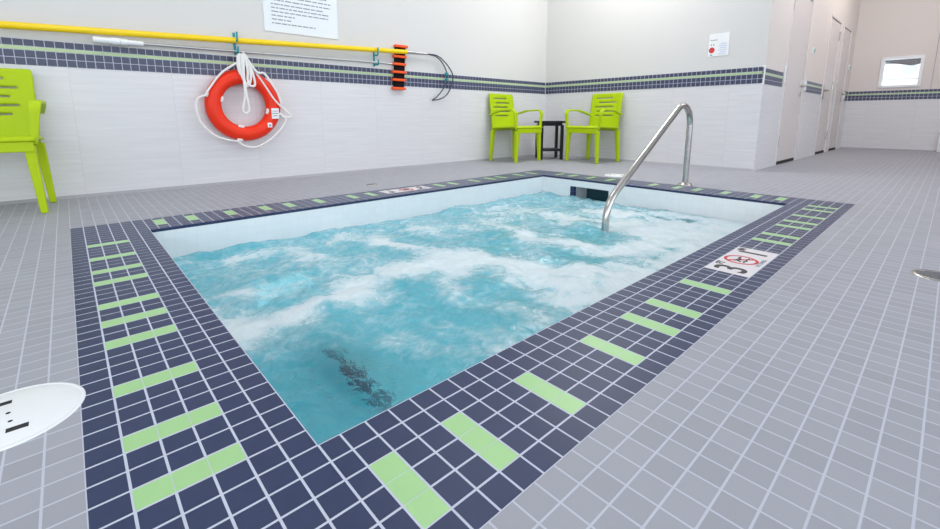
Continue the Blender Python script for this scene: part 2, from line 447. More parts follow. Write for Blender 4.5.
# wall buttons beside the doors
for x, lab in ((141.6, 'small green-grey button on the corridor wall, between the nearest door and the pair'), (199.3, 'small green-grey button on the corridor wall, past the last door by the corner')):
    r = empty('wall_button', (x, YC, 28.3))
    tag(r, lab, 'button', 'buttons on the corridor wall')
    m = MB(); m.box(-.75, .75, -.3, 0, -.9, .9); m.build('plate', 'white', r, bevel=.12)
    m = MB(); m.tube([(0, -.28, 0), (0, -.55, 0)], .5, 20); m.build('button', 'button', r)

# ------------------------------------------------------------------ window in the far wall, light yard behind it
f = MB()
wy0, wy1, wz0, wz1 = -4.1, 6.1, 21.2, 31.2
f.box(XF-.5, XF+2.6, wy0-.1, wy0+.75, wz0, wz1); f.box(XF-.5, XF+2.6, wy1-.75, wy1+.1, wz0, wz1)
f.box(XF-.5, XF+2.6, wy0+.75, wy1-.75, wz0-.1, wz0+.7); f.box(XF-.5, XF+2.6, wy0+.75, wy1-.75, wz1-.7, wz1+.1)
win = struct(f.build('window_1', 'white', bevel=.08))
g = MB(); g.box(XF+1.2, XF+1.4, wy0+.75, wy1-.75, wz0+.7, wz1-.7); g.build('pane', 'glass', win)
g = MB(); g.box(XF+1.0, XF+1.6, wy0+.75, wy1-.75, wz0+2.6, wz0+2.85); g.build('glazing_bar', 'white', win)
w = MB()
w.quad([(XF+70, -60, -10), (XF+70, 60, -10), (XF+70, 60, 60), (XF+70, -60, 60)], 0)
struct(w.build('wall_outside', 'render_out'))
s = MB(); s.hexa([(XF+8, -18, 30.6), (XF+20, -18, 30.6), (XF+20, 24, 30.6), (XF+8, 24, 30.6)], [(XF+8, -18, 35), (XF+20, -18, 35), (XF+20, 24, 35), (XF+8, 24, 35)])
s.hexa([(XF+7.6, -1.2, 28.7), (XF+8.4, -1.2, 28.7), (XF+8.4, -.8, 28.7), (XF+7.6, -.8, 28.7)], [(XF+7.6, -8, 30.7), (XF+8.4, -8, 30.7), (XF+8.4, 7.5, 30.7), (XF+7.6, 7.5, 30.7)])
struct(s.build('roof_outside', 'soffit'))
s = MB(); s.torus((XF+69.5, 3.2, 32.4), 1.15, 1.1, axis='x', sq=.2); struct(s.build('window_reflection', 'greydisc'))  # disc added beyond the pane for the round grey reflection in it

# ------------------------------------------------------------------ hot tub
tub = empty('hot_tub', (PW/2, PL/2, 0)); OT = (PW/2, PL/2, 0)
tag(tub, 'sunken rectangular hot tub with white tiled walls and a navy and green tiled rim', 'hot tub')
# rim of navy tiles with green accents
GREEN_NEAR = {1, 4, 8, 13, 17, 20, 25} | {41, 44, 49, 52, 56, 61, 64}
GREEN_LEFT = {1, 4, 8, 13, 16, 19, 24, 27, 31, 36}
GREEN_FARL = {1, 4, 8, 12, 15, 19, 24, 27, 40, 43, 48, 52, 55, 60, 64}
GREEN_FARR = {1, 4, 8, 12, 15, 19, 27, 31, 35, 38}
SIGN_NEAR = (29.3, 37.3, -5.0, -2.0)
SIGN_FAR = (29.4, 37.6, 42.0, 45.0)
rim = MB()
rim.quad([(-BW, -BW, .004), (PW+BW, -BW, .004), (PW+BW, 0, .004), (-BW, 0, .004)], 0)
rim.quad([(-BW, PL, .004), (PW+BW, PL, .004), (PW+BW, PL+BW, .004), (-BW, PL+BW, .004)], 0)
rim.quad([(-BW, 0, .004), (0, 0, .004), (0, PL, .004), (-BW, PL, .004)], 0)
rim.quad([(PW, 0, .004), (PW+BW, 0, .004), (PW+BW, PL, .004), (PW, PL, .004)], 0)
e0, e1, e2, e3 = -BW, PW+BW, -BW, PL+BW
for a, b_ in (((e0, e2), (e1, e2)), ((e1, e2), (e1, e3)), ((e1, e3), (e0, e3)), ((e0, e3), (e0, e2))):
    rim.quad([(a[0], a[1], -2.5), (b_[0], b_[1], -2.5), (b_[0], b_[1], .004), (a[0], a[1], .004)], 0)
for a, b_ in (((0, 0), (PW, 0)), ((PW, 0), (PW, PL)), ((PW, PL), (0, PL)), ((0, PL), (0, 0))):
    rim.quad([(a[0], a[1], -.32), (b_[0], b_[1], -.32), (b_[0], b_[1], .006), (a[0], a[1], .006)], 1)
def xl(i): return float(i) if i <= 0 else i-.2      # the first column along the near rim is cut narrower
for i in range(-6, 70):
    for j in range(-6, 46):
        x0, x1 = xl(i), xl(i+1); y0, y1 = j, j+1
        if 0 <= i < 64 and 0 <= j < 40: continue
        xc, yc = (x0+x1)/2, (y0+y1)/2
        if any(s_[0] < xc < s_[1] and s_[2] < yc < s_[3] for s_ in (SIGN_NEAR, SIGN_FAR)): continue
        mi = 1
        if i >= 0 and j in (-5, -4, -3) and i in GREEN_NEAR: mi = 2
        if j >= 0 and i in (-5, -4, -3) and j in GREEN_LEFT and j < 40: mi = 2
        if i >= 0 and j in (42, 43, 44) and i in GREEN_FARL: mi = 2
        if 0 <= j < 40 and i in (66, 67, 68) and j in GREEN_FARR: mi = 2
        gx = .04; hx, hy = (x1-x0)/2, .5
        ex0 = gx; ey = gx
        u, v = (1, 0, 0), (0, 1, 0)
        # accent bars read as one strip: no wide joint inside them
        if mi == 2 and (j < 0 or j >= 40): hy_, hx_ = hy-.012, hx-.033
        elif mi == 2: hx_, hy_ = hx-.012, hy-.033
        else: hx_, hy_ = hx-gx, hy-gx
        xa, xb, ya, yb = xc-hx_, xc+hx_, yc-hy_, yc+hy_      # outermost tiles run to the edge
        if i == -6: xa = -BW
        if i == 69: xb = PW+BW
        if j == -6: ya = -BW
        if j == 45: yb = PL+BW
        xc, yc, hx_, hy_ = (xa+xb)/2, (ya+yb)/2, (xb-xa)/2, (yb-ya)/2
        rim.tile((xc, yc, .004), u, v, (0, 0, 1), hx_, hy_, .003, .003, mi)
rim.build('tiled_rim', ['grout', 'navy', 'green'], tub, OT)
# basin
SK = (25.7, 32.6, -4.6, -1.45)        # skimmer mouth on the far wall
ba = MB(); ZP = -19.0
def bw(p, q, z0=ZP, z1=-.3):
    L = math.dist(p, q)
    ba.quad([(*p, z0), (*q, z0), (*q, z1), (*p, z1)], 0, [(400, z0+400.3), (400+L, z0+400.3), (400+L, z1+400.3), (400, z1+400.3)])
bw((PW, 0), (0, 0)); bw((0, PL), (PW, PL)); bw((0, 0), (0, PL))
bw((PW, PL), (PW, SK[1]+1)); bw((PW, SK[0]), (PW, 0))
bw((PW, SK[1]+1), (PW, SK[0]), ZP, SK[2]); bw((PW, SK[1]+1), (PW, SK[0]), SK[3], -.3)
ba.quad([(0, 0, ZP), (PW, 0, ZP), (PW, PL, ZP), (0, PL, ZP)], 1)
ba.build('basin', ['basin', 'floor_pool'], tub, OT)
be = MB(); be.box(0.02, 9.2, 18.5, PL-.02, ZP, -12.0); be.build('bench', 'floor_pool', tub, OT, bevel=.3)
st = MB(); st.box(.02, 8.0, .02, 18.4, ZP, -9.0); sto = st.build('step', 'step_plaster', tub, OT, bevel=.1)
st = MB(); st.box(7.25, 8.06, 7.2, 17.2, -9.9, -8.95); st.build('step_edge', 'navy', sto, OT, bevel=.05)
be = MB(); be.box(9.3, PW-.02, PL-9, PL-.02, ZP, -12.0); be.build('bench', 'floor_pool', tub, OT, bevel=.3)
st = MB(); st.box(60.9, PW-.02, 9.0, 19.6, ZP, -5.6); sto = st.build('step', 'step_plaster', tub, OT, bevel=.1)
st = MB(); st.box(60.85, 61.8, 9.6, 19.0, -6.5, -5.55); st.build('step_edge', 'navy', sto, OT, bevel=.05)
stp = MB(); stp.box(PW-18, PW-9, 8, 24, ZP, -15.4); stp.box(PW-9.0, 60.85, 8, 24, ZP, -11.6); stp.build('step', 'floor_pool', tub, OT, bevel=.2)
# skimmer throat with its two navy side tiles
sk = MB(); d = 5.6
x0_, x1_ = PW, PW+d
y0_, y1_, z0_, z1_ = SK[0], SK[1]+1, SK[2], SK[3]
sk.quad([(x0_, y0_, z1_), (x1_, y0_, z1_), (x1_, y1_, z1_), (x0_, y1_, z1_)], 0)
sk.quad([(x0_, y0_, z0_), (x0_, y1_, z0_), (x1_, y1_, z0_), (x1_, y0_, z0_)], 0)
sk.quad([(x0_, y0_, z0_), (x1_, y0_, z0_), (x1_, y0_, z1_), (x0_, y0_, z1_)], 0)
sk.quad([(x0_, y1_, z0_), (x0_, y1_, z1_), (x1_, y1_, z1_), (x1_, y1_, z0_)], 0)
sk.quad([(x1_, y0_, z0_), (x1_, y1_, z0_), (x1_, y1_, z1_), (x1_, y0_, z1_)], 1)
sko = sk.build('skimmer', ['throat', 'throat_back'], tub, OT)
n_ = MB()
for z in (-2.45, -3.45): n_.box(PW-.04, PW+.5, SK[1]+.05, SK[1]+.98, z, z+.95)
n_.build('side_tile', 'navy', sko, OT, bevel=.03)
# ------------------------------------------------------------------ water
STREAKS = [  # (points, half width, weight)
 ([(-1, 18.3), (1.7, 17.9), (3.5, 18.5), (5.5, 17.9), (7.9, 18.6), (9.7, 18.5), (11.8, 18.8), (14.5, 21.0), (17.5, 21.0), (20.6, 19.9), (23.8, 19.1)], 1.5, .75),
 ([(1.6, 22.7), (2.6, 20.5), (1.6, 19)], 1.3, .55),
 ([(0, 27), (1.4, 26.5), (3.0, 25.8), (4.5, 25.4)], .6, .4),
 ([(6, 36), (8.5, 36.2), (11.2, 36.0), (12.3, 31.4), (14.5, 29.4), (15.1, 24.6), (16, 21.9)], 1.1, .5),
 ([(16.4, 34.1), (19.3, 36.4), (19.8, 35.0)], .8, .45), ([(19, 33.5), (20.3, 31.3), (21.7, 27.6), (23.2, 26.5)], .5, .45),
 ([(7.8, 31.3), (10.2, 29.1)], 3.5, .18),
 ([(21.3, 31.3), (23.2, 26.5), (23.1, 22.3), (25.4, 19.6), (26.1, 15.8), (28.0, 13.0), (28.5, 10.4), (30.7, 7.3), (31.4, 3.8), (33, -1)], 1.1, .8),
 ([(15.3, 21.4), (18.3, 19.9), (20.6, 20.7), (23.8, 20.1)], 2.0, .65),
 ([(18.6, 15.5), (16.7, 12.2)], .8, .45), ([(21.0, 17.5), (19.0, 15.2)], .9, .4),
 ([(24.3, 15), (26.1, 11.5), (27.0, 7.8), (29.3, 4.8), (30, -1)], 2.4, .6),
 ([(37.1, 24.1), (35.2, 19.2), (37.0, 15.4), (37.9, 11.6), (40.1, 8.6), (46, 8.5)], 1.4, .62),
 ([(47.1, 31.8), (48.3, 25.2), (47.1, 21.4), (48.5, 17.9), (47, 13)], 1.6, .5),
 ([(24, 34.5), (26.9, 33.5), (31.9, 31.0)], 3.0, .3), ([(34, 28), (40, 30), (46, 35)], 2.4, .26),
 ([(52.3, 16.7), (50.9, 13.5), (49, 10)], 1.4, .65),
 ([(28.7, 10.5), (28.4, 6.2), (32.2, 2.5)], 2.0, .45),
 ([(34.1, 3.5), (40, 3.4), (46.8, 4.2), (54.1, 4.5), (63, 4.2)], 2.6, .8), ([(34.1, -.5), (63, 0)], 2.0, .6),
 ([(56.4, 21), (55.6, 12.1), (57.0, 8.0)], 2.4, .62), ([(46.3, 10.7), (51.7, 9.2)], 1.6, .55), ([(61, 14), (61, 8)], 2.0, .5),
 ([(22.3, 4.9), (25.6, 5.0), (28.4, 4.2)], 2.2, .6), ([(19, 1), (26, -.5)], 1.2, .35),
 ([(0, 20), (1.7, 18.0), (3.4, 14.6), (5.5, 12.7)], 1.7, .38), ([(12.6, 7.2), (13.4, 5.2), (13.2, 2.8)], 1.3, .45), ([(9.2, 9.9), (10.3, 7.9)], .9, .35),
]
CLEARS = [((43.2, 16.0), 3.0, 1.0), ((40.3, 12.3), 1.6, .5), ((38.9, 15.3), 1.8, .4), ((39.8, 6.3), 1.0, .7), ((44.0, 6.4), .9, .7), ((33.4, 12.5), 1.8, .9), ((33.6, 9.4), 1.2, .6),
          ((32.3, 7.0), .9, .6), ((32.4, 5.0), .7, .5), ((16, 16), 3.2, .35), ((14.5, 8.5), 3.0, .35), ((21, 12), 2.8, .3), ((22.0, 24), 2.6, .3), ((5, 20.6), 1.6, .4), ((3.2, 5), 5, .6), ((5.5, 11), 2.6, .5), ((30, 22), 4, .3), ((34, 25), 3, .3)]
def seg_d(p, a, b):
    ax, ay = a; bx, by = b; dx, dy = bx-ax, by-ay
    t = max(0, min(1, ((p[0]-ax)*dx+(p[1]-ay)*dy)/(dx*dx+dy*dy+1e-9)))
    return math.hypot(p[0]-ax-dx*t, p[1]-ay-dy*t)
NX, NY = 300, 190
ZW = -3.45
WX0, WX1, WY0, WY1 = .02, PW-.02, .02, PL-.02
wv_, wf_, foam, clar = [], [], [], []
for j in range(NY+1):
    for i in range(NX+1):
        x = WX0+(WX1-WX0)*i/NX; y = WY0+(WY1-WY0)*j/NY
        h = .42*noise.noise(Vector((x*.16, y*.16, 3.1)))+.26*noise.noise(Vector((x*.42, y*.42, 9.7)))+.12*noise.noise(Vector((x*1.1, y*1.1, 1.7)))+.05*noise.noise(Vector((x*2.6, y*2.6, 5.2)))
        # the near corner lies calmer
        q = max(0., 1-math.hypot(x-4, y-4)/13)
        h *= 1-.45*q
        wx = x+1.2*noise.noise(Vector((x*.22, y*.22, 20)))+.9*noise.noise(Vector((x*.8, y*.8, 25)))
        wy = y+1.2*noise.noise(Vector((x*.22, y*.22, 40)))+.9*noise.noise(Vector((x*.8, y*.8, 45)))
        n1 = noise.fractal(Vector((wx*.30, wy*.24, 7)), .9, 2.1, 6)
        n2 = noise.fractal(Vector((wx*.16, wy*.13, 17)), .8, 2.0, 6)
        vein = max(0., 1-2.6*abs(n2))**2.5
        k = max(0., min(1., (x-14)/34)); kk = k*k*(3-2*k)
        f_ = .17+.20*kk*(1-.5*max(0., min(1., (y-20)/14)))+.15*n1+.16*vein
        f_ *= 1-.55*max(0., 1-math.hypot(x-5, y-6)/9)
        s_ = 0.
        for pts, sg, wt in STREAKS:
            if min(abs(wx-p[0])+abs(wy-p[1]) for p in pts) > 20: continue
            d_ = min(seg_d((wx*.6+x*.4, wy*.6+y*.4), a, b) for a, b in zip(pts, pts[1:]))
            s_ = 1-(1-s_)*(1-min(.95, wt*math.exp(-(d_/(sg*1.3))**1.6)*(.85+.5*n1)))
        f_ += .95*s_
        for (cx, cy), sg, wt in CLEARS:
            f_ -= .55*wt*math.exp(-(((wx*.4+x*.6)-cx)**2+((wy*.4+y*.6)-cy)**2)/sg**2)
        rp_ = math.exp(-((x-58.9)/1.0)**2-((y-12.2)/5.2)**2)*max(0., min(1., .5+1.6*noise.noise(Vector((x*.5, y*.55, 61)))))
        f_ -= .75*rp_
        f_ = max(-.2, min(1.15, f_))
        h += .12*max(0, f_)
        wv_.append((x, y, ZW+h)); foam.append(f_)
        clar.append(.12+.85*rp_+.80*math.exp(-((x-5.4)/2.6)**2-((y-8.2)/5.6)**2))
for j in range(NY):
    for i in range(NX):
        a = j*(NX+1)+i; wf_.append((a, a+1, a+NX+2, a+NX+1))
wm = MB(); wm.add(wv_, wf_, 0, smooth=True)
wo = wm.build('pool_water', 'water')
for nm, vals in (('foam', foam), ('clarity', clar)):
    at = wo.data.attributes.new(nm, 'FLOAT', 'POINT'); at.data.foreach_set('value', vals)
tag(wo, 'foamy turquoise bubbling water filling the sunken hot tub', 'water', kind='stuff')

# ------------------------------------------------------------------ depth markers set in the rim
def marker(name, rect, flip, label):
    x0, x1, y0, y1 = rect; c_ = ((x0+x1)/2, (y0+y1)/2, .006)
    r = empty(name, c_, PI if flip else 0)
    tag(r, label, 'depth marker', 'depth markers set in the tub rim')
    hw, hh = (x1-x0)/2, (y1-y0)/2
    for k in range(3):
        m = MB(); m.box(-hw+k*2*hw/3+.015, -hw+(k+1)*2*hw/3-.015, -hh+.03, hh-.03, -.02, .012); m.build('marker_tile', 'sign_tile', r)
    z = .02
    text_mesh('numeral', '3', 3.0, 'black_ink', r, (-hw+1.15, -.12, z), (0, 0, 0), .03)
    text_mesh('unit', 'FT', .75, 'black_ink', r, (-hw+2.15, 1.0, z), (0, 0, 0), .02)
    m = MB(); m.torus((0, .15, z), 1.08, .11, axis='z', sq=.12, seg=48, ring=8)
    bar = Matrix.Rotation(math.radians(-45), 4, 'Z')
    m.box(-1.0, 1.0, -.1, .1, z-.01, z+.012, xf=Matrix.Translation((0, .15, 0)) @ bar); m.build('no_diving_ring', 'red_ink', r)
    m = MB()   # diver over waves inside the ring
    m.cyl((-.42, .5), .14, z-.01, z+.008, 16)
    m.tube([(-.3, .4, z), (.05, .18, z), (.35, .42, z), (.6, .34, z)], .07, 6); m.tube([(-.3, .36, z), (-.6, .02, z)], .055, 6)
    m.tube(spline([(-.7, -.25, z), (-.4, -.15, z), (-.1, -.28, z), (.2, -.15, z), (.5, -.28, z), (.7, -.2, z)], 5), .05, 6)
    m.build('diver_symbol', 'black_ink', r)
    text_mesh('words', 'NO DIVING', .42, 'ink', r, (.15, -1.2, z), (0, 0, 0), .0)
    text_mesh('numeral', '1', 2.9, 'black_ink', r, (hw-1.45, -.08, z), (0, 0, 0), .03)
    text_mesh('unit', 'IN', .75, 'black_ink', r, (hw-.72, 1.0, z), (0, 0, 0), .02)
    return r
marker('depth_marker', SIGN_NEAR, False, 'white depth marker reading 3 FT 1 IN, on the tub rim nearest the viewer')
marker('depth_marker', SIGN_FAR, True, 'white depth marker set in the far rim, on the side facing the lifebuoy wall')

# ------------------------------------------------------------------ skimmer lids and drains
def lid(c_, label):
    r = empty('skimmer_lid', (c_[0], c_[1], 0)); tag(r, label, 'lid', 'skimmer lids in the deck')
    R_ = 2.25
    m = MB(); m.lathe((0, 0, 0), [(0, .05), (.7, .056), (.74, .05), (1.3, .056), (1.34, .05), (2.06, .05), (2.1, .03)], 64); m.build('cover', 'white', r)
    m = MB(); m.lathe((0, 0, 0), [(2.09, .02), (2.11, .052), (R_-.05, .045), (R_, .0)], 64); m.build('collar', 'white', r)
    for xa, xb, ya, yb in ((.02, .62, -1.22, -.92), (-.30, .05, 1.05, 1.32)):
        m = MB(); m.box(xa, xb, ya, yb, .045, .06); m.build('finger_slot', 'dark', r, bevel=.004)
    for xx, yy in ((.0, .28), (.1, -.42)):
        m = MB(); m.cyl((xx, yy), .07, .045, .062, 12); m.build('screw', 'dark', r)
    return r
lid((-8.08, 9.22), 'round white skimmer lid with finger slots, beside the striped rim where it is widest')
lid((73.9, 30.0), 'round white skimmer lid in the deck below the corner chairs, behind the handrail')
def drain(c_, R_, label):
    r = empty('floor_drain', (c_[0], c_[1], 0)); tag(r, label, 'drain', 'drains in the deck')
    m = MB(); m.lathe((0, 0, 0), [(R_*.8, .02), (R_*.82, .09), (R_*.96, .09), (R_, .0)], 48); m.build('drain_ring', 'steel', r)
    m = MB(); m.cyl((0, 0), R_*.8, .005, .03, 40); m.build('sump', 'dark', r)
    m = MB()
    for k in range(-3, 4):
        L = math.sqrt(max(.01, (R_*.8)**2-(k*R_*.21)**2)); m.box(k*R_*.21-.07*R_, k*R_*.21+.07*R_, -L, L, .03, .075)
    m.build('grate', 'drain', r)
    return r
drain((39.5, -13.95), 1.38, 'round metal floor drain in the open grey deck outside the near rim')
drain((32.3, 51.9), 1.0, 'small round floor drain between the tub and the lifebuoy wall')

# ------------------------------------------------------------------ handrail
OR = (70.6, 15.7, 0)
hr = empty('handrail', OR); tag(hr, 'curved stainless steel grab rail rising from the deck and dipping into the water', 'handrail')
pth = fillet([(70.6, 15.7, .05), (70.6, 15.7, 15.6), (45.75, 15.7, .01), (45.75, 15.7, -17)], [3.2, 4.6], 14)
m = MB(); m.tube(pth, .47, 20); m.build('rail', 'steel', hr, OR)
m = MB(); m.lathe((70.6, 15.7, 0), [(1.15, .02), (1.12, .18), (.8, .34), (.5, .5)], 32); m.build('flange', 'steel', hr, OR)
for a in (.6, 2.7, 4.8):
    m = MB(); m.cyl((70.6+.92*math.cos(a), 15.7+.92*math.sin(a)), .16, .1, .42, 6, smooth=False); m.build('bolt', 'steel', hr, OR)

# ------------------------------------------------------------------ chairs
def make_chair():
    r = empty('armchair', (0, 0, 0))
    SH = 8.9
    # legs: tapered, splayed a little
    for sx in (-1, 1):
        for yb, yt, back in ((-4.25, -4.2, False), (4.3, 3.9, True)):
            m = MB(); x1, x0_ = sx*4.35, sx*4.75
            w0, w1 = .33, .5
            zt = 8.0
            lo = [(x0_-w0, yb-w0, 0), (x0_+w0, yb-w0, 0), (x0_+w0, yb+w0, 0), (x0_-w0, yb+w0, 0)]
            hi = [(x1-w1, yt-w1, zt), (x1+w1, yt-w1, zt), (x1+w1, yt+w1, zt), (x1-w1, yt+w1, zt)]
            m.hexa(lo, hi); m.build('leg', 'lime', r, bevel=.13)
    # seat shell: dished, with rounded front lip and apron
    m = MB(); nx, ny = 14, 14; v = []
    for j in range(ny+1):
        for i in range(nx+1):
            a, b_ = i/nx*2-1, j/ny
            x = a*(4.95-.15*b_); y = -4.95+9.3*b_
            z = SH+.18-.55*b_-.35*(1-a*a)*math.sin(PI*min(1, b_*1.1))*.8
            if j == 0: z -= .5
            v.append((x, y, z))
    f_ = [(j*(nx+1)+i, j*(nx+1)+i+1, (j+1)*(nx+1)+i+1, (j+1)*(nx+1)+i) for j in range(ny) for i in range(nx)]
    m.add(v, f_, smooth=True); m.build('seat', 'lime', r, solid=.32)
    m = MB()
    m.box(-4.8, 4.8, -4.85, -4.5, 7.3, SH-.05)
    m.build('apron', 'lime', r, bevel=.1)
    # back: curved shell with five slots of alternating reach
    m = MB(); cols, rows = 24, 34; v = []
    zt = 17.35
    def pt(a, b_):
        z = 7.9+(zt-7.9)*b_
        hw = 4.5+.12*b_-.25*max(0, b_-.93)/.07*.6
        y = 3.9+1.0*b_+.30*b_*b_+.55*(1-a*a)*math.sin(PI*b_**.8)*.6
        return (a*hw, y, z)
    for j in range(rows+1):
        for i in range(cols+1): v.append(pt(i/cols*2-1, j/rows))
    slots = {29: (4, 17), 25: (6, 20), 21: (3, 18), 17: (5, 20), 13: (4, 18)}
    f_ = []
    for j in range(rows):
        for i in range(cols):
            if j in slots and slots[j][0] <= i < slots[j][1]: continue
            f_.append((j*(cols+1)+i, j*(cols+1)+i+1, (j+1)*(cols+1)+i+1, (j+1)*(cols+1)+i))
    m.add(v, f_, smooth=True); m.build('backrest', 'lime', r, solid=.36)
    # arms: rise from the front corners, bend over and run back
    for sx in (-1, 1):
        p = fillet([(sx*4.8, -4.3, 8.2), (sx*5.4, -4.35, 13.1), (sx*5.4, .5, 13.0), (sx*4.75, 4.6, 11.9)], [1.2, 6], 8)
        m = MB(); ring = []
        P = [Vector(q) for q in p]; vv = []
        for i, q in enumerate(P):
            t = ((P[i+1]-q) if i < len(P)-1 else (q-P[i-1])).normalized()
            nx_ = Vector((sx, 0, 0)); up = t.cross(nx_).normalized()
            wd = .34+.22*min(1, max(0, (q.z-9)/4)); th = .2
            vv += [tuple(q+nx_*a*wd+up*b_*th) for a, b_ in ((-1, -1), (1, -1), (1, 1), (-1, 1))]
        n_ = len(P)
        ff = [(i*4+k, i*4+(k+1) % 4, (i+1)*4+(k+1) % 4, (i+1)*4+k) for i in range(n_-1) for k in range(4)]+[(3, 2, 1, 0), ((n_-1)*4, (n_-1)*4+1, (n_-1)*4+2, (n_-1)*4+3)]
        m.add(vv, ff); m.build('armrest', 'lime', r, bevel=.1)
    return r
CH = 'lime green plastic armchairs'
ch = make_chair()
spots = [((-12.55, 62.9), -.075, 'lime green slatted plastic armchair alone by the wall, left of the lifebuoy'),
         ((81.7, 63.3), .03, 'lime green plastic armchair backed against the lifebuoy wall, left of the black table'),
         ((95.0, 48.6), -PI/2-.10, 'lime green plastic armchair right of the black table, behind the handrail')]
for i, ((x, y), rz, lab) in enumerate(spots):
    o = ch if i == 0 else copy_tree(ch)
    o.location = (x*T, y*T, .02*T); o.rotation_euler = (0, 0, rz)
    tag(o, lab, 'chair', CH)

# ------------------------------------------------------------------ side table
tb = empty('side_table', (93.1, 61.0, .02), PI/4+.11)
tag(tb, 'small black slatted side table with a lower shelf, in the corner between two chairs', 'table')
for k in range(5):
    m = MB(); a = -3.55+k*1.43; m.box(-3.55, 3.55, a, a+1.36, 9.75, 10.3); m.build('slat', 'black', tb, bevel=.08)
for sx in (-1, 1):
    for sy in (-1, 1):
        m = MB(); m.box(sx*2.75-.5, sx*2.75+.5, sy*2.75-.35, sy*2.75+.35, 0, 9.2); m.build('leg', 'black', tb, bevel=.06)
m = MB(); m.box(-3.1, 3.1, -2.7, -2.4, 9.0, 9.74); m.box(-3.1, 3.1, 2.4, 2.7, 9.0, 9.74); m.box(-2.7, -2.4, -2.4, 2.4, 9.0, 9.74); m.box(2.4, 2.7, -2.4, 2.4, 9.0, 9.74)
m.build('apron', 'black', tb, bevel=.04)
m = MB(); m.box(-2.75, 2.75, -2.75, 2.75, 2.2, 2.8); m.build('shelf', 'black', tb, bevel=.06)

# ------------------------------------------------------------------ rescue gear on the lifebuoy wall
YG = YL-1.1
def wp(L, y=YG): return [(x, y, z) for x, z in L]
# lifebuoy
OB = (17.75, YL-1.3, 13.25)
lb = empty('lifebuoy', OB); tag(lb, 'orange-red ring lifebuoy with white rope hanging on the wall from a teal hook', 'lifebuoy')
m = MB(); m.torus((OB[0], OB[1], OB[2]), 4.72, 1.22, 'y', 64, 24, sq=.95); m.build('ring', 'orange', lb, OB)
for rad, t_ in ((3.6, 165), (3.6, 255), (3.62, -15), (3.6, 80), (5.85, 163), (5.85, 257), (5.85, -16)):
    a_ = math.radians(t_); cx_, cz_ = OB[0]+rad*math.cos(a_), OB[2]+rad*math.sin(a_); k_ = .36
    m = MB(); m.tube([(cx_-k_*math.sin(a_), OB[1]-.55, cz_+k_*math.cos(a_)), (cx_, OB[1]-.75, cz_), (cx_+k_*math.sin(a_), OB[1]-.55, cz_-k_*math.cos(a_))], .24, 8); m.build('rope_loop', 'rope', lb, OB)
yr = OB[1]-1.1
gl = [[(17.2, 20.3), (14.4, 18.3), (12.2, 15.4), (12.0, 14.8)],
      [(12.0, 14.8), (10.75, 14.2), (10.4, 12.7), (10.9, 10.4), (12.5, 8.5), (14.2, 7.7), (16.1, 7.3)],
      [(16.1, 7.3), (17.0, 6.5), (18.8, 6.25), (20.9, 7.25), (23.0, 9.0), (24.2, 10.9), (23.4, 11.5)],
      [(18.4, 20.6), (19.4, 19.1), (20.8, 17.0), (22.6, 14.1), (25.0, 11.7), (24.6, 11.3), (23.0, 11.9)]]
for g_ in gl:
    m = MB(); m.tube(spline([(x, yr, z) for x, z in g_], 7), .17, 8); m.build('grab_rope', 'rope', lb, OB)
coils = [[(17.3, 21.6), (17.6, 18.4), (18.0, 16.4), (18.7, 17.5), (18.5, 20.5), (17.8, 21.8)],
         [(17.1, 21.4), (17.2, 18.8), (17.8, 17.0), (19.2, 16.5), (19.1, 18.5), (18.2, 21.3)],
         [(17.8, 21.6), (17.6, 17.2), (17.55, 14.8), (17.05, 12.6), (17.45, 11.95), (18.05, 12.6), (17.8, 15.2), (17.6, 18.4), (17.5, 21.5)],
         [(17.0, 21.3), (16.9, 19.4), (17.3, 18.2), (17.7, 19.5), (17.5, 21.4)],
         [(18.0, 21.2), (18.3, 19.0), (18.2, 17.4), (18.5, 16.9), (18.8, 18.9), (18.0, 21.4)],
         [(18.3, 20.9), (19.7, 18.8), (20.9, 18.6), (22.0, 17.0), (22.9, 15.4), (23.4, 13.7)]]
for k, g_ in enumerate(coils):
    m = MB(); m.tube(spline([(x, yr-.25-.1*(k % 3), z) for x, z in g_], 7), .19, 8); m.build('throw_rope', 'rope', lb, OB)
m = MB(); m.box(21.75, 23.0, yr-.12, yr-.02, 11.05, 12.85); m.build('label_patch', 'white', lb, OB, bevel=.03)
m = MB(); m.box(21.85, 22.9, yr-.14, yr-.121, 11.9, 12.05); m.box(21.9, 22.7, yr-.14, yr-.121, 11.5, 11.62); m.box(21.9, 22.8, yr-.14, yr-.121, 12.3, 12.42); m.build('print', 'ink', lb, OB)
m = MB(); m.box(20.95, 21.7, yr-.12, yr-.02, 9.55, 10.35); m.build('label_patch', 'white', lb, OB, bevel=.03)
m = MB(); m.box(21.15, 21.5, yr-.14, yr-.121, 9.75, 10.1); m.build('print', 'ink', lb, OB)

# teal hooks
def hook(x, ztop, zbot, label):
    r = empty('wall_hook', (x, YL, zbot)); tag(r, label, 'hook', 'teal hooks holding the rescue poles')
    h = ztop-zbot
    m = MB(); m.box(-.2, .2, -.12, 0, 0, h); m.build('plate', 'teal', r, bevel=.05)
    m = MB(); m.tube(fillet([(0, -.1, h-1.5), (0, -1.7, h-1.6), (0, -1.75, h-.1)], [.4], 6), .16, 8); m.build('upper_prong', 'teal', r)
    m = MB(); m.tube(fillet([(0, -.1, .35), (0, -1.75, .2), (0, -1.8, 1.2)], [.4], 6), .16, 8); m.build('lower_prong', 'teal', r)
    return r
hook(17.4, 25.2, 21.6, 'teal wall hook above the lifebuoy, holding its rope and the yellow pole')
hook(43.9, 25.4, 21.7, 'teal wall hook between the lifebuoy and the orange straps')

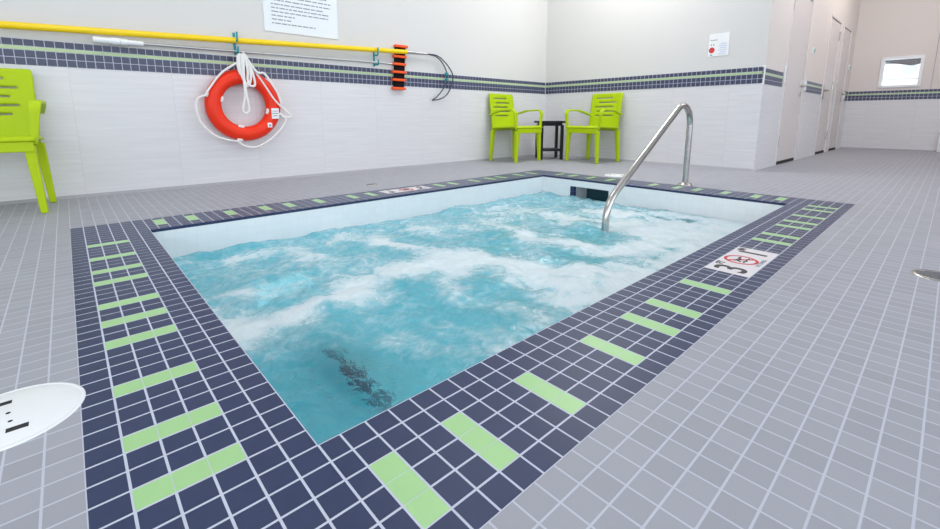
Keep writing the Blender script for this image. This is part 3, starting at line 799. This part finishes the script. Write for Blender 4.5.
# yellow rescue pole with wire crook
pz = lambda x: 22.7+(x+9.8)*.0408
OPo = (20, YG, pz(20))
rp = empty('rescue_pole', OPo); tag(rp, 'long yellow rescue pole with a wire body crook along the wall', 'rescue pole')
m = MB(); m.tube([(-45, YG, pz(-45)), (51.4, YG, pz(51.4))], .46, 16); m.build('pole', 'yellow', rp, OPo)
m = MB(); m.tube([(51.4, YG, pz(51.4)), (53, YG, pz(52.6)), (56.9, YG, 25.3)], .3, 12, rads=[.34, .34, .26]); m.build('ferrule', 'alu', rp, OPo)
for L in ([(56.9, 25.3), (59.3, 25.0), (61.1, 23.95), (62.3, 22.3), (62.6, 21.0), (62.35, 19.25), (61.2, 17.5), (59.6, 16.0), (58.2, 15.2)],
          [(56.9, 25.3), (59.7, 25.2), (62.0, 24.0), (63.8, 22.3), (64.5, 20.75), (64.0, 18.6), (62.5, 16.5), (60.5, 15.5), (58.2, 15.15)]):
    m = MB(); m.tube(spline(wp(L), 7), .14, 8); m.build('crook_wire', 'wire', rp, OPo)
for z in (20.0, 21.3):
    m = MB(); m.box(62.2, 62.95, YG-.3, YG+.3, z-.3, z+.3); m.build('wire_clip', 'teal', rp, OPo, bevel=.06)

# slim white telescopic pole below it
pz2 = lambda x: 21.93+max(0, x-4.6)*.0115
OT2 = (20, YG, pz2(20))
tp = empty('telescopic_pole', OT2); tag(tp, 'thin white and silver telescopic pole hung under the yellow pole', 'pole')
for nm, a, b_, rr, mt in (('handle', -1.0, 1.05, .42, 'white'), ('lock_collar', 1.05, 1.98, .5, 'white'), ('lock_collar', 2.02, 2.85, .47, 'white'), ('sleeve', 2.85, 4.7, .36, 'white'), ('tube', 4.7, 47.6, .2, 'alu')):
    m = MB(); m.tube([(a, YG, pz2(a)), (b_, YG, pz2(b_))], rr, 12); m.build(nm, mt, tp, OT2)

# orange and black straps hanging on the end of the pole
OS = (49.4, YL-.6, 17.3)
sp_ = empty('rescue_strap', OS); tag(sp_, 'black webbing strap with six orange bars hung behind the tip of the yellow pole', 'strap')
m = MB(); m.hexa([(48.25, YL-.75, 17.4), (50.7, YL-.75, 17.4), (50.7, YL-.25, 17.4), (48.25, YL-.25, 17.4)], [(48.95, YL-.6, 26.4), (51.5, YL-.6, 26.4), (51.5, YL-.15, 26.4), (48.95, YL-.15, 26.4)]); m.build('webbing', 'webbing', sp_, OS)
for x0_, x1_, z in ((48.15, 51.6, 26.3), (47.75, 51.2, 24.15), (47.45, 51.0, 22.55), (47.35, 51.05, 20.9), (47.3, 50.85, 19.25), (47.3, 50.8, 17.45)):
    m = MB(); m.box(x0_+.55, x1_+.3, YL-1.05, YL-.08, z-.27, z+.27); m.build('bar', 'orange_bar', sp_, OS, bevel=.14)

# paper notice on the wall
OPn = (29.2, YL, 26.2)
pn = empty('wall_notice', OPn); tag(pn, 'large white printed notice on the wall above the yellow pole', 'notice')
m = MB(); m.box(22.4, 36.1, YL-.15, YL, 26.15, 41); m.build('board', 'paper', pn, OPn, bevel=.04)
m = MB(); rnd = random.Random(3)
for z, xe in ((35.2, 33.5), (34.5, 35), (33.8, 34.2), (33.1, 35), (32.4, 34.0), (31.7, 34.8), (31.0, 34.7), (30.3, 33.2), (29.68, 34.3), (29.05, 34.2), (28.4, 27.8), (27.75, 27.3), (27.1, 31.6)):
    x = 23.75
    zz = z+1.2 if z > 26 else z
    zz = z+.55
    while x < xe:
        w = min(xe-x, rnd.uniform(.35, 1.3)); m.box(x, x+w, YL-.17, YL-.151, zz-.1, zz+.1); x += w+.18
m.build('text_lines', 'ink', pn, OPn)

# small safety notice on the right wall
OQ = (XR, 23.0, 24.3)
sn = empty('safety_notice', OQ); tag(sn, 'small white notice with a red spot on the wall right of the corner chairs', 'notice')
m = MB(); m.box(XR-.12, XR, 20.9, 24.9, 24.3, 29.0); m.build('board', 'white', sn, OQ, bevel=.03)
m = MB(); m.add([(XR-.14, 24.2+.58*math.cos(t*PI/12), 25.6+.62*math.sin(t*PI/12)) for t in range(24)], [list(range(24))]); m.build('red_spot', 'red_ink', sn, OQ, solid=.02)
for y0, y1, z0, z1 in ((24.0, 24.5, 24.45, 24.7), (24.3, 24.5, 26.5, 26.9), (23.8, 24.0, 26.5, 26.9), (23.2, 24.6, 27.6, 27.75)):
    m = MB(); m.box(XR-.14, XR-.121, y0, y1, z0, z1); m.build('print', 'ink', sn, OQ)
m = MB()
for k in range(6): m.box(XR-.14, XR-.121, 21.3, 22.9-.3*(k % 2), 24.6+k*.42, 24.82+k*.42)
m.build('text_lines', 'pale_ink', sn, OQ)

# ------------------------------------------------------------------ light
w = bpy.data.worlds.new('World'); sc.world = w; w.use_nodes = True
bg = w.node_tree.nodes['Background']; bg.inputs[0].default_value = (.86, .93, 1.0, 1); bg.inputs[1].default_value = 3.2
def area(name, loc, rot, sx, sy, power, col=(1, 1, 1), portal=False):
    l = bpy.data.lights.new(name, 'AREA'); l.shape = 'RECTANGLE'; l.size = sx*T; l.size_y = sy*T
    l.energy = power; l.color = col
    if portal: l.cycles.is_portal = True
    o = bpy.data.objects.new(name, l); COL.objects.link(o); o.location = [c*T for c in loc]; o.rotation_euler = rot
    return o
for k in range(6): area('window_portal', (X0+18.5+k*32, Y0-3.2, 31), (PI/2, 0, 0), 29, 50, 1, portal=True)
for k in range(3): area('window_portal', (X0-3.2, Y0+21.5+k*40, 31), (PI/2, 0, -PI/2), 33, 50, 1, portal=True)
for x, y, pw in ((0, 36, 20), (45, 42, 18), (86, 40, 42)):
    area('overhead_fill', (x, y, ZC-.5), (0, 0, 0), 24, 24, pw, (1, .97, .93))  # added overhead fills without fixtures, brightening the walls around the tub
for x in (122, 165):
    area('overhead_fill', (x, -6, ZC-2), (math.radians(38), 0, 0), 24, 12, 24, (1, .89, .83))  # warm corridor light as added fills, tilted to brighten the door wall
area('overhead_fill', (182, -16, ZC-.5), (0, math.radians(-30), 0), 20, 20, 12, (1, .93, .90))  # added fill to lift the dim far wall
area('underwater_fill', (22, .4, -7.5), (PI/2, 0, math.radians(52)), 6, 6, 11.0, (.86, 1, 1))  # added unseen fill under the near rim, brightens the step below the water
area('underwater_fill', (9, 30, -9), (PI/2, 0, math.radians(180)), 5, 5, .5, (.86, 1, 1))  # second, weaker added fill under the water, facing the near side


# ------------------------------------------------------------------ camera
cam = bpy.data.cameras.new('Camera'); co = bpy.data.objects.new('Camera', cam); COL.objects.link(co)
yaw, pitch, roll = .8350, -.1678, -.0013
fw = Vector((math.cos(yaw)*math.cos(pitch), math.sin(yaw)*math.cos(pitch), math.sin(pitch)))
rt = fw.cross(Vector((0, 0, 1))).normalized(); up = rt.cross(fw)
r2 = rt*math.cos(roll)+up*math.sin(roll); u2 = -rt*math.sin(roll)+up*math.cos(roll)
co.matrix_world = Matrix(((r2.x, u2.x, -fw.x, -5.2491*T), (r2.y, u2.y, -fw.y, -13.415*T), (r2.z, u2.z, -fw.z, 11.1418*T), (0, 0, 0, 1)))
cam.sensor_fit = 'HORIZONTAL'; cam.sensor_width = 36; cam.lens = 438.14/940*36
cam.shift_x = 4.32/940; cam.shift_y = -72.37/940
cam.clip_start = .02
sc.camera = co
sc.view_settings.view_transform = 'Standard'; sc.view_settings.look = 'None'; sc.view_settings.gamma = 1
sc.view_settings.use_curve_mapping = False
sc.view_settings.exposure = 0.0
